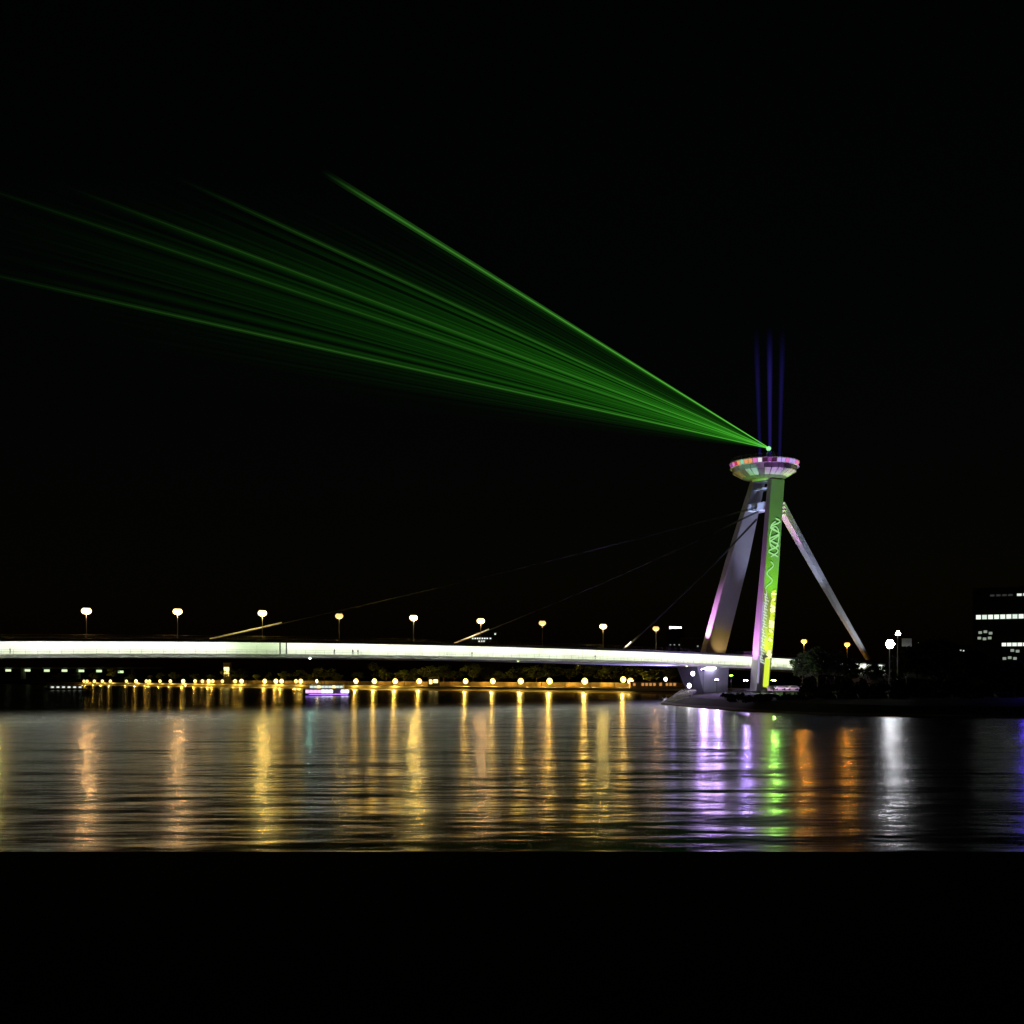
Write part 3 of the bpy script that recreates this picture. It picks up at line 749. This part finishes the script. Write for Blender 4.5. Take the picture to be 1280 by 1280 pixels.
qp = NB(); seg(qp, 842, 90, 15.02, 23.9, 2.2, GROUNDZ+.06)
tag(link('promenade', qp, M['concrete']), kind='structure')

def lit_block(name, label, cat, px, d, w, dep, zb, zt, wins, wall=None, rz=None, parts=None):
    p = G(px, d, zb); a = math.atan2(UAX.y, UAX.x)*0 if rz is None else rz
    t = thing(name, p, label, cat, None, a)
    h = zt-zb; bm = NB(); box(bm, (0, dep/2, h/2), (w, dep, h)); link('wall', bm, wall or M['render_dark'], t)
    bm = NB(); box(bm, (0, dep/2, h+.2), (w+.6, dep+.6, .4)); link('roof', bm, M['steel_dark'], t)
    for (x, z, ww, hh, mk) in wins:
        bm = NB(); box(bm, (0, -.04, 0), (ww+.3, .1, hh+.3)); f = link('window', bm, M['steel_dark'], t); f.location = (x, 0, z)
        bm = NB(); box(bm, (0, -.13, 0), (ww, .08, hh)); link('pane', bm, E[mk], f)
    return t
# yellow-lit tower behind the trees, its floodlit face put in as a glowing pane
d = 905; m = d/F
lit_block('floodlit_tower', 'slim tower with its upper face lit yellow behind the promenade', 'tower', 283.2, d, 8*m, 6, 3, H-(829-HZ)*m, [(0, H-(840-HZ)*m-3, 6.2*m, 12*m, 'warmwin')])
d = edge_d(541)+22; m = d/F
lit_block('kiosk', 'small kiosk with yellow lit windows between promenade lamps', 'kiosk', 542, d, 14*m, 4, 2.7, H-(847-HZ)*m, [(-3.6*m, 2.6, 3.6*m, 2.6, 'warmwin'), (2.6*m, 3.0, 5.4*m, 2.0, 'warmwin')])
d = edge_d(820)+2; m = d/F
pv = [(x*m, 2.0, 3.4*m, 1.5, 'pav') for x in (-26, -15, -10, -5, 0, 8, 16, 21, 26)]
E['pav'] = emis('dull orange window', (1, .42, .1), .55)
lit_block('pavilion', 'long low pavilion with dull orange windows beside the pale stone slope', 'pavilion', 818, edge_d(818)+19, 62*m, 6, 2.6, H-(853-HZ)*m, pv, M['brickwall'])
# dark town blocks far behind with small lights
d = 900; m = d/F
lit_block('apartment_block', 'distant dark apartment block with a short string of lit windows', 'building', 603, d, 44*m, 14, 4, H-(791-HZ)*m,
          [((x-603)*m, H-(y-HZ)*m-4, 2.0*m, 1.6*m, 'whitewin') for x, y in ((591, 798), (594, 798), (597, 798), (600, 798), (603, 798), (606, 798), (609, 798), (613, 798), (599, 801.5), (602, 801.5), (605, 801.5), (619, 792.5))])
t = lit_block('office_tower', 'distant dark tower with a white lit rooftop sign', 'building', 845, d, 22*m, 16, 4, H-(788-HZ)*m, [((x-845)*m, H-(806-HZ)*m-4, 1.6*m, 1.4*m, 'whitewin_dim') for x in (838, 843, 849)])
E['sign'] = emis('white sign letters', (.85, .9, 1), 5)
for i, (x, w_, hh) in enumerate(((838, 2.6, 3.6), (841.2, 2.0, 2.4), (844, 2.4, 3.2), (847.2, 2.2, 2.6), (850.5, 2.6, 2.6))):
    bm = NB(); box(bm, ((x-845)*m, -.3, H-(784.5-HZ)*m-4), (w_*m, .4, hh*m*.8)); link('sign_letter', bm, E['sign'], t)
lit_block('apartment_block', 'distant dark block glimpsed behind the far pylon leg', 'building', 880, 700, 26, 14, 4, 33, [(-4, 24, .9, .9, 'whitewin_dim'), (3, 20, .9, .9, 'whitewin_dim')])
# far bridge upstream with white lights under its deck
d = 1800; m = d/F
fb = thing('distant_bridge', G(75, d, 0), 'far low bridge with a row of white lights, at the frame edge', 'bridge')
zz = H-(837-HZ)*m
bm = NB(); box(bm, (-60, 0, zz+2.6), (460, 14, 2.2)); link('deck', bm, M['concrete'], fb)
for x in (-150, -60, 30, 120):
    bm = NB(); box(bm, (x, 0, zz/2), (4, 10, zz+3)); link('pier', bm, M['concrete'], fb)
for px, py in ((13, 838), (37, 838), (61, 838.3), (83, 838.3), (104, 838.6), (126, 838.8), (153, 839.8)):
    bm = NB(); box(bm, ((px-75)*m, -7.6, H-(py-HZ)*m), (6.6*m, 1, 2.8*m)); link('deck_light', bm, E['farlamp'], fb)

# ------------------------------------------------------------------ office block, floodlight masts, billboard on the right bank
d = 330; m = d/F; zb = 4
wins = []
def wz(y): return H-(y-HZ)*m-zb
for x0 in range(1224, 1318, 7): wins.append(((x0+3-1272)*m, wz(770.5), 5.6*m, 5.4*m, 'whitewin' if x0 not in (1231, 1266) else 'whitewin_mid'))
for x0 in range(1254, 1318, 6): wins.append(((x0+2.5-1272)*m, wz(805.5), 5.0*m, 4.2*m, 'whitewin'))
for x0 in range(1271, 1318, 7): wins.append(((x0+3-1272)*m, wz(743.5), 5.4*m, 3.0*m, 'whitewin_mid'))
for x0, y in ((1229, 790), (1235, 789), (1241, 791), (1228, 797), (1234, 798), (1240, 797), (1257, 823), (1263, 822), (1269, 823), (1266, 813), (1272, 814)): wins.append(((x0-1272)*m, wz(y), 4*m, 3.2*m, 'whitewin_dim'))
for x0 in range(1243, 1271, 7): wins.append(((x0-1272)*m, wz(743.5), 5*m, 2.4*m, 'whitewin_faint'))
E['whitewin_mid'] = emis('half lit window', (.85, 1, .85), .9); E['whitewin_faint'] = emis('faintly lit window', (.7, .8, .75), .04)
ob = lit_block('office_block', 'dark office block with horizontal rows of white lit windows beyond the trees', 'building', 1272, d, 104*m, 18, zb, H-(735-HZ)*m, wins, None, -.44)
bs = thing('neon_sign', G(1287, 285, 3), 'tall blue lit sign at the frame edge by the office block', 'sign')
bm = NB(); box(bm, (0, .25, 9), (2.4, .3, 14)); box(bm, (0, .3, 1), (.5, .3, 3)); link('casing', bm, M['steel_dark'], bs)
bm = NB(); box(bm, (0, .06, 9), (2.0, .06, 13.4)); link('panel', bm, E['blue'], bs)
t = lit_block('garden_shed', 'low dark hut with one small white light among the dark trees', 'hut', 1202, 310, 5, 4, 3.5, H-(808-HZ)*310/F, [(0, H-(813-HZ)*310/F-3.5, 1.3, .5, 'whitewin')])
def mast(px, py, d, rows_, cols, label, size):
    z = H-(py-HZ)*d/F; t = thing('floodlight_mast', G(px, d, 3.6), label, 'floodlight', 'white floodlight masts')
    h = z-3.6
    bm = NB(); tube(bm, [(0, .4, 0), (0, .4, h*.5), (0, .4, h+.6)], [.3, .22, .14], 8); link('mast', bm, M['steel_grey'], t)
    bm = NB(); box(bm, (0, .2, h), (cols*size+.2, .12, .12)); box(bm, (0, .2, h+rows_*size*.3), (cols*size+.2, .12, .12)); link('crossbar', bm, M['steel_grey'], t)
    spots_ = [(0, 0)]+[(cos(q*pi/3), sin(q*pi/3)) for q in range(6)] if rows_ == 3 else [(-.5, -.3), (.5, -.3), (0, .55)]
    for ux, uz in spots_:
            x = ux*size; zz = h+uz*size
            bm = NB(); lathe(bm, [(size*.2, .34), (size*.46, 0), (size*.47, -.06)], 10); bm.transform(Matrix.Rotation(radians(-78), 4, 'X')); hd = link('lamp_head', bm, M['steel_dark'], t, True); hd.location = (x, 0, zz)
            bm = NB(); lathe(bm, [(size*.42, -.09), (size*.40, -.12)], 10); bm.transform(Matrix.Rotation(radians(-78), 4, 'X')); link('lens', bm, E['flood'], hd, True)
mast(1112.5, 805, 362, 3, 3, 'lower and larger white floodlight cluster beside the anchor cables', 1.05)
mast(1122.5, 791.5, 366, 2, 2, 'upper smaller white floodlight trio above the larger cluster', .9)
bb = thing('billboard', G(1133.5, 400, 3.6), 'plain grey lit billboard just past the floodlights', 'billboard')
z = H-(803-HZ)*400/F-3.6
bm = NB(); box(bm, (0, 0, z), (12*400/F, .3, 10*400/F)); link('panel', bm, M['steel_white'], bb)
bm = NB(); tube(bm, [(0, .3, 0), (0, .3, z+1)], .2, 8); link('post', bm, M['steel_grey'], bb)
spot('billboard_light', G(1133.5, 396, 3.6+z-6), G(1133.5, 400, 3.6+z), (.9, .92, 1), 260, 70)
# pink-lit terrace wall with parked cars in front, right of the near leg
tw = thing('terrace_wall', G(987, 400, 3.5), 'low pale terrace wall lit pink beside the near pylon leg', 'wall')
zt_ = H-(857-HZ)*400/F-3.5; wdt = 56*400/F
for k in range(8):
    bm = NB(); box(bm, ((k-3.5)*wdt/8, 0, zt_/2), (wdt/8-.04, .4, zt_)); link('wall_panel', bm, M['boat_white'], tw)
spot('terrace_light', G(975, 388, 4.0), G(990, 400, 5), (1, .62, .95), 2200, 110)
def car(px, d, m_, label, rz):
    z = 3.95; t = thing('parked_car', G(px, d, z), label, 'car', 'cars parked below the pylon', rz)
    bm = NB()
    pr = [(-2.1, .35), (-2.15, .75), (-1.9, .95), (-1.3, 1.0), (-.75, 1.42), (.75, 1.45), (1.3, 1.0), (2.0, .9), (2.15, .7), (2.1, .35)]
    L_ = [bm.verts.new((x, -.85 if zz < 1.1 else -.65, zz)) for x, zz in pr]; Rr = [bm.verts.new((x, .85 if zz < 1.1 else .65, zz)) for x, zz in pr]
    bm.faces.new(L_); bm.faces.new(Rr[::-1])
    for i in range(len(pr)):
        j = (i+1) % len(pr); bm.faces.new((L_[i], Rr[i], Rr[j], L_[j]))
    bmesh.ops.recalc_face_normals(bm, faces=bm.faces); link('body', bm, m_, t)
    for sy in (-1, 1):
        bm = NB(); hexa(bm, [(-1.15, sy*.87, 1.0), (1.15, sy*.87, 1.0), (1.15, sy*.80, 1.0), (-1.15, sy*.80, 1.0)], [(-.7, sy*.69, 1.38), (.7, sy*.69, 1.38), (.7, sy*.6, 1.38), (-.7, sy*.6, 1.38)]); link('side_window', bm, M['glass'], t)
        for sx in (-1.35, 1.35):
            bm = NB(); lathe(bm, [(.32, -.1), (.34, 0), (.32, .1)], 14); bm.transform(Matrix.Rotation(radians(90), 4, 'X')); w_ = link('wheel', bm, M['tyre'], t, True); w_.location = (sx, sy*.8, .34)
car(975, 394, M['car_a'], 'silver parked car nearest the pylon leg before the pink wall', .1)
car(991, 393, M['car_b'], 'white parked car in the middle before the pink wall', .05)
car(1008, 394, M['car_a'], 'silver parked car at the far end of the pink wall', -.1)

# ------------------------------------------------------------------ stone slopes at the pier
def slope(pts, nx, ny, label):
    t = thing('stone_slope', sum((Vector(p) for p in pts), Vector())/4, label, 'embankment'); c = t.location
    a, b, c_, d_ = [Vector(p)-c for p in pts]; r = random.Random(9); nrm = (b-a).cross(d_-a).normalized()
    if nrm.z < 0: nrm = -nrm
    for i in range(nx):
        for j in range(ny):
            def P(u, v): return a*(1-u)*(1-v)+b*u*(1-v)+c_*u*v+d_*(1-u)*v
            g = .06; u0, u1 = (i+g)/nx, (i+1-g)/nx; v0, v1 = (j+g)/ny, (j+1-g)/ny; h = r.uniform(.05, .22)
            q = [P(u0, v0), P(u1, v0), P(u1, v1), P(u0, v1)]
            bm = NB(); hexa(bm, [p-nrm*.5 for p in q], [p+nrm*(h+r.uniform(-.04, .04)) for p in q]); bmesh.ops.recalc_face_normals(bm, faces=bm.faces)
            link('stone', bm, M['rock'], t)
slope([U(824, 881, 352), U(850, 882.5, 335), U(871, 862, 372), U(852, 862, 386)], 9, 5, 'pale stone slope running down to the water beside the pier')
slope([U(902, 882, 312), U(935, 884, 300), U(946, 868, 330), U(915, 868, 345)], 8, 4, 'darker stone slope under the near pylon leg')
spot('slope_light', U(861, 853, 350), U(845, 875, 345), (.85, 1, .8), 420, 100)
spot('slope_light', U(918, 855, 320), U(925, 876, 310), (.9, 1, .8), 110, 100)
# violet and green uplights at the pylon foot
def uplight(px, py, d, m_, label, r=.45, pw=0, pc=None):
    p = U(px, py, d); t = thing('uplight', p, label, 'floodlight', 'uplights at the pylon foot')
    bm = NB(); lathe(bm, [(r*.5, -.5), (r, -.15), (r*1.05, .1)], 12); link('housing', bm, M['steel_dark'], t, True)
    bm = NB(); lathe(bm, [(r*.95, .12), (r*.7, .22), (.05, .26)], 12); link('lens', bm, m_, t, True)
    bm = NB(); tube(bm, [(0, 0, -.5), (0, 0, p.z*-1+3.0)], .08, 6); link('stand', bm, M['steel_dark'], t)
    if pw: spot('added_streak_spot', p+Vector((0, -1.6, .6)), (p.x*.45, p.y*.45, 4.5), pc, pw, 75, .8, .35)  # added lamp, aimed at the river to colour its streaks
EV = emis('violet uplight', (.55, .30, 1), 700); EG = emis('green uplight', (.5, 1, .05), 400); EG2 = emis('weak green uplight', (.5, 1, .08), 40); EW = emis('pinkish uplight', (1, .7, 1), 60)
uplight(932, 851, 392, EV, 'violet uplight left of the near pylon leg', .9, 9500, (.48, .32, 1))
uplight(879, 837, 392, EV, 'violet uplight on the left side of the pier head', .8, 10500, (.58, .38, 1))
uplight(896, 850, 392, EV, 'violet uplight low at the right side of the pier', .7, 10000, (.58, .38, 1))
uplight(914, 845, 390, EG2, 'green uplight between the pier and the near leg', .7)
uplight(967, 851, 388, EG, 'green uplight at the outer face of the near leg', .9, 9500, (.38, 1, .12))
uplight(1016, 853, 396, EW, 'pinkish uplight at the end of the terrace wall', .4)

# ------------------------------------------------------------------ boats
def boat(name, label, px0, px1, ywl, ytop, decks, strip, lilac, rz=0):
    d = H*F/(ywl-HZ); m = d/F; Lb = (px1-px0)*m; c = G((px0+px1)/2, d, 0); Wb = 5.0
    t = thing(name, c, label, 'boat', None, rz)
    hz_ = .9; n = 12; bm = NB(); rings = []
    for i in range(n+1):
        f = i/n; x = -Lb/2+Lb*f; k = min(1, (f+.06)*5, (1.02-f)*3.2); k = max(.08, k)
        rings.append([bm.verts.new(v) for v in ((x, -Wb/2*k*.8, -.4), (x, -Wb/2*k, hz_+(.35 if f < .12 or f > .88 else 0)), (x, Wb/2*k, hz_+(.35 if f < .12 or f > .88 else 0)), (x, Wb/2*k*.8, -.4))])
    for r0, r1 in zip(rings, rings[1:]):
        for k in range(4): bm.faces.new((r0[k], r1[k], r1[(k+1) % 4], r0[(k+1) % 4]))
    bm.faces.new(rings[0]); bm.faces.new(rings[-1]); bmesh.ops.recalc_face_normals(bm, faces=bm.faces); link('hull', bm, M['hull'], t)
    zt = hz_
    for di, (f0, f1, hh) in enumerate(decks):
        x0 = -Lb/2+Lb*f0; x1 = -Lb/2+Lb*f1
        bm = NB(); box(bm, ((x0+x1)/2, 0, zt+hh/2), (x1-x0, Wb*.78, hh)); cb = link('cabin', bm, M['boat_white'], t)
        nw = max(4, int((x1-x0)/(1.7 if lilac else 3.2)))
        for k in range(nw):
            if di == 0 and lilac and 7 <= k <= 8: continue
            xx = x0+(x1-x0)*(k+.5)/nw
            mk = ('purple' if k < 4 else 'lilac') if (di == 0 and lilac) else ('whitewin' if not lilac else ('warmwin' if k % 4 == 2 else 'whitewin_mid'))
            for sy in (-1, 1):
                bm = NB(); box(bm, (xx, sy*(Wb*.39+.04), zt+hh*.5), ((x1-x0)/nw*(.84 if lilac else .5), .06, hh*(.6 if lilac else .4))); link('window', bm, E[mk], t)
        zt += hh
        bm = NB(); box(bm, ((x0+x1)/2, 0, zt+.09), (x1-x0+1.2, Wb*.95, .18)); link('deck_roof', bm, M['boat_white'], t); zt += .18
    bm = NB()
    for k in range(12):
        xx = -Lb/2+Lb*(.08+.84*k/11)
        for sy in (-1, 1): tube(bm, [(xx, sy*Wb*.45, zt), (xx, sy*Wb*.45, zt+1)], .04, 4)
    for sy in (-1, 1): tube(bm, [(-Lb*.42, sy*Wb*.45, zt+1), (Lb*.42, sy*Wb*.45, zt+1)], .04, 4)
    link('railing', bm, M['boat_white'], t)
    if strip:
        for sy in (-1, 1):
            bm = NB(); box(bm, (Lb*.03, sy*(Wb*.5+.03), hz_-.25), (Lb*.84, .08, .22)); link('light_strip', bm, E['strip'], t)
        bm = NB(); tube(bm, [(-Lb*.24, 0, zt), (-Lb*.24, 0, zt+2.4)], .08, 6); link('mast', bm, M['boat_white'], t)
        bm = NB(); lathe(bm, [(.1, 0), (.35, .2), (.35, 1.0), (.1, 1.3)], 8, (-Lb*.24, 0, zt+1.0)); link('mast_lamp', bm, emis('boat mast lamp', (1, .9, .45), 25), t, True)
    return t
boat('river_boat', 'passenger boat with bright lilac lit windows moored under the bridge', 381, 439, 869.5, 853, [(.03, .96, 2.1), (.12, .84, 1.7)], True, True)
boat('moored_boat', 'dark low boat with a row of small white windows at the left bank', 57, 113, 862.5, 855, [(.12, .86, 1.9)], False, False)

# ------------------------------------------------------------------ people on the lit footpath
def person_mesh():
    J = {'pelvis': (0, 0, .95), 'chest': (0, .01, 1.32), 'neck': (0, .0, 1.50), 'head': (0, .03, 1.64), 'crown': (0, .02, 1.73),
         'hl': (-.10, 0, .90), 'kl': (-.11, .18, .50), 'al': (-.11, .10, .08), 'tl': (-.11, .28, .05),
         'hr': (.10, 0, .90), 'kr': (.11, -.05, .50), 'ar': (.11, -.28, .12), 'tr': (.11, -.14, .04),
         'sl': (-.19, 0, 1.42), 'el': (-.25, -.10, 1.14), 'wl': (-.24, -.05, .90), 'fl': (-.23, -.01, .78),
         'sr': (.19, 0, 1.42), 'er': (.25, .08, 1.14), 'wr': (.23, .20, .93), 'fr': (.22, .25, .82)}
    rad = dict(pelvis=.15, chest=.17, neck=.06, head=.10, crown=.07, hl=.10, kl=.065, al=.045, tl=.035, hr=.10, kr=.065, ar=.045, tr=.035, sl=.07, el=.048, wl=.035, fl=.03, sr=.07, er=.048, wr=.035, fr=.03)
    ks = list(J); idx = {k: i for i, k in enumerate(ks)}
    ed = [('pelvis', 'chest'), ('chest', 'neck'), ('neck', 'head'), ('head', 'crown'), ('pelvis', 'hl'), ('hl', 'kl'), ('kl', 'al'), ('al', 'tl'), ('pelvis', 'hr'), ('hr', 'kr'), ('kr', 'ar'), ('ar', 'tr'),
          ('chest', 'sl'), ('sl', 'el'), ('el', 'wl'), ('wl', 'fl'), ('chest', 'sr'), ('sr', 'er'), ('er', 'wr'), ('wr', 'fr')]
    me = bpy.data.meshes.new('person'); me.from_pydata([J[k] for k in ks], [(idx[a], idx[b]) for a, b in ed], [])
    bm = NB(); bm.from_mesh(me); sl = bm.verts.layers.skin.verify(); bm.verts.ensure_lookup_table()
    for k in ks: bm.verts[idx[k]][sl].radius = (rad[k], rad[k])
    bm.verts[0][sl].use_root = True; bm.to_mesh(me); bm.free(); me.materials.append(M['cloth']); return me
PM = person_mesh()
for px, lab, rz in ((12.5, 'person in dark clothes walking alone at the left end of the lit footpath', 0), (418, 'person in dark clothes walking above the purple boat', pi), (441, 'person in dark clothes, first of a close pair on the footpath', 0),
                    (447.5, 'person in dark clothes, second of a close pair on the footpath', 0), (590, 'person in dark clothes walking below the middle stay end', pi), (744, 'person in dark clothes walking nearest the pylon', 0)):
    s = s_at(px, -9.6); o = linkme('person', PM, None, B(s, -9.6, ZD(s)-3.35), (0, 0, ang-pi/2+rz))
    sk = o.modifiers.new('skin', 'SKIN'); sb = o.modifiers.new('smooth', 'SUBSURF'); sb.levels = 1; sb.render_levels = 1
    tag(o, lab, 'person', 'people walking on the lit footpath')
# little floods that light the feet of the stay cables
for px, l in ((262, 22), (568, 12), (779, 4)):
    s0 = s_at(px, 0); spot('cable_foot_light', B(s0-3, -3.2, ZD(s0)+1.4), B(s0+l, 0, ZD(s0)+1.4+l*.42), (1, .86, .45), 26000, 26)
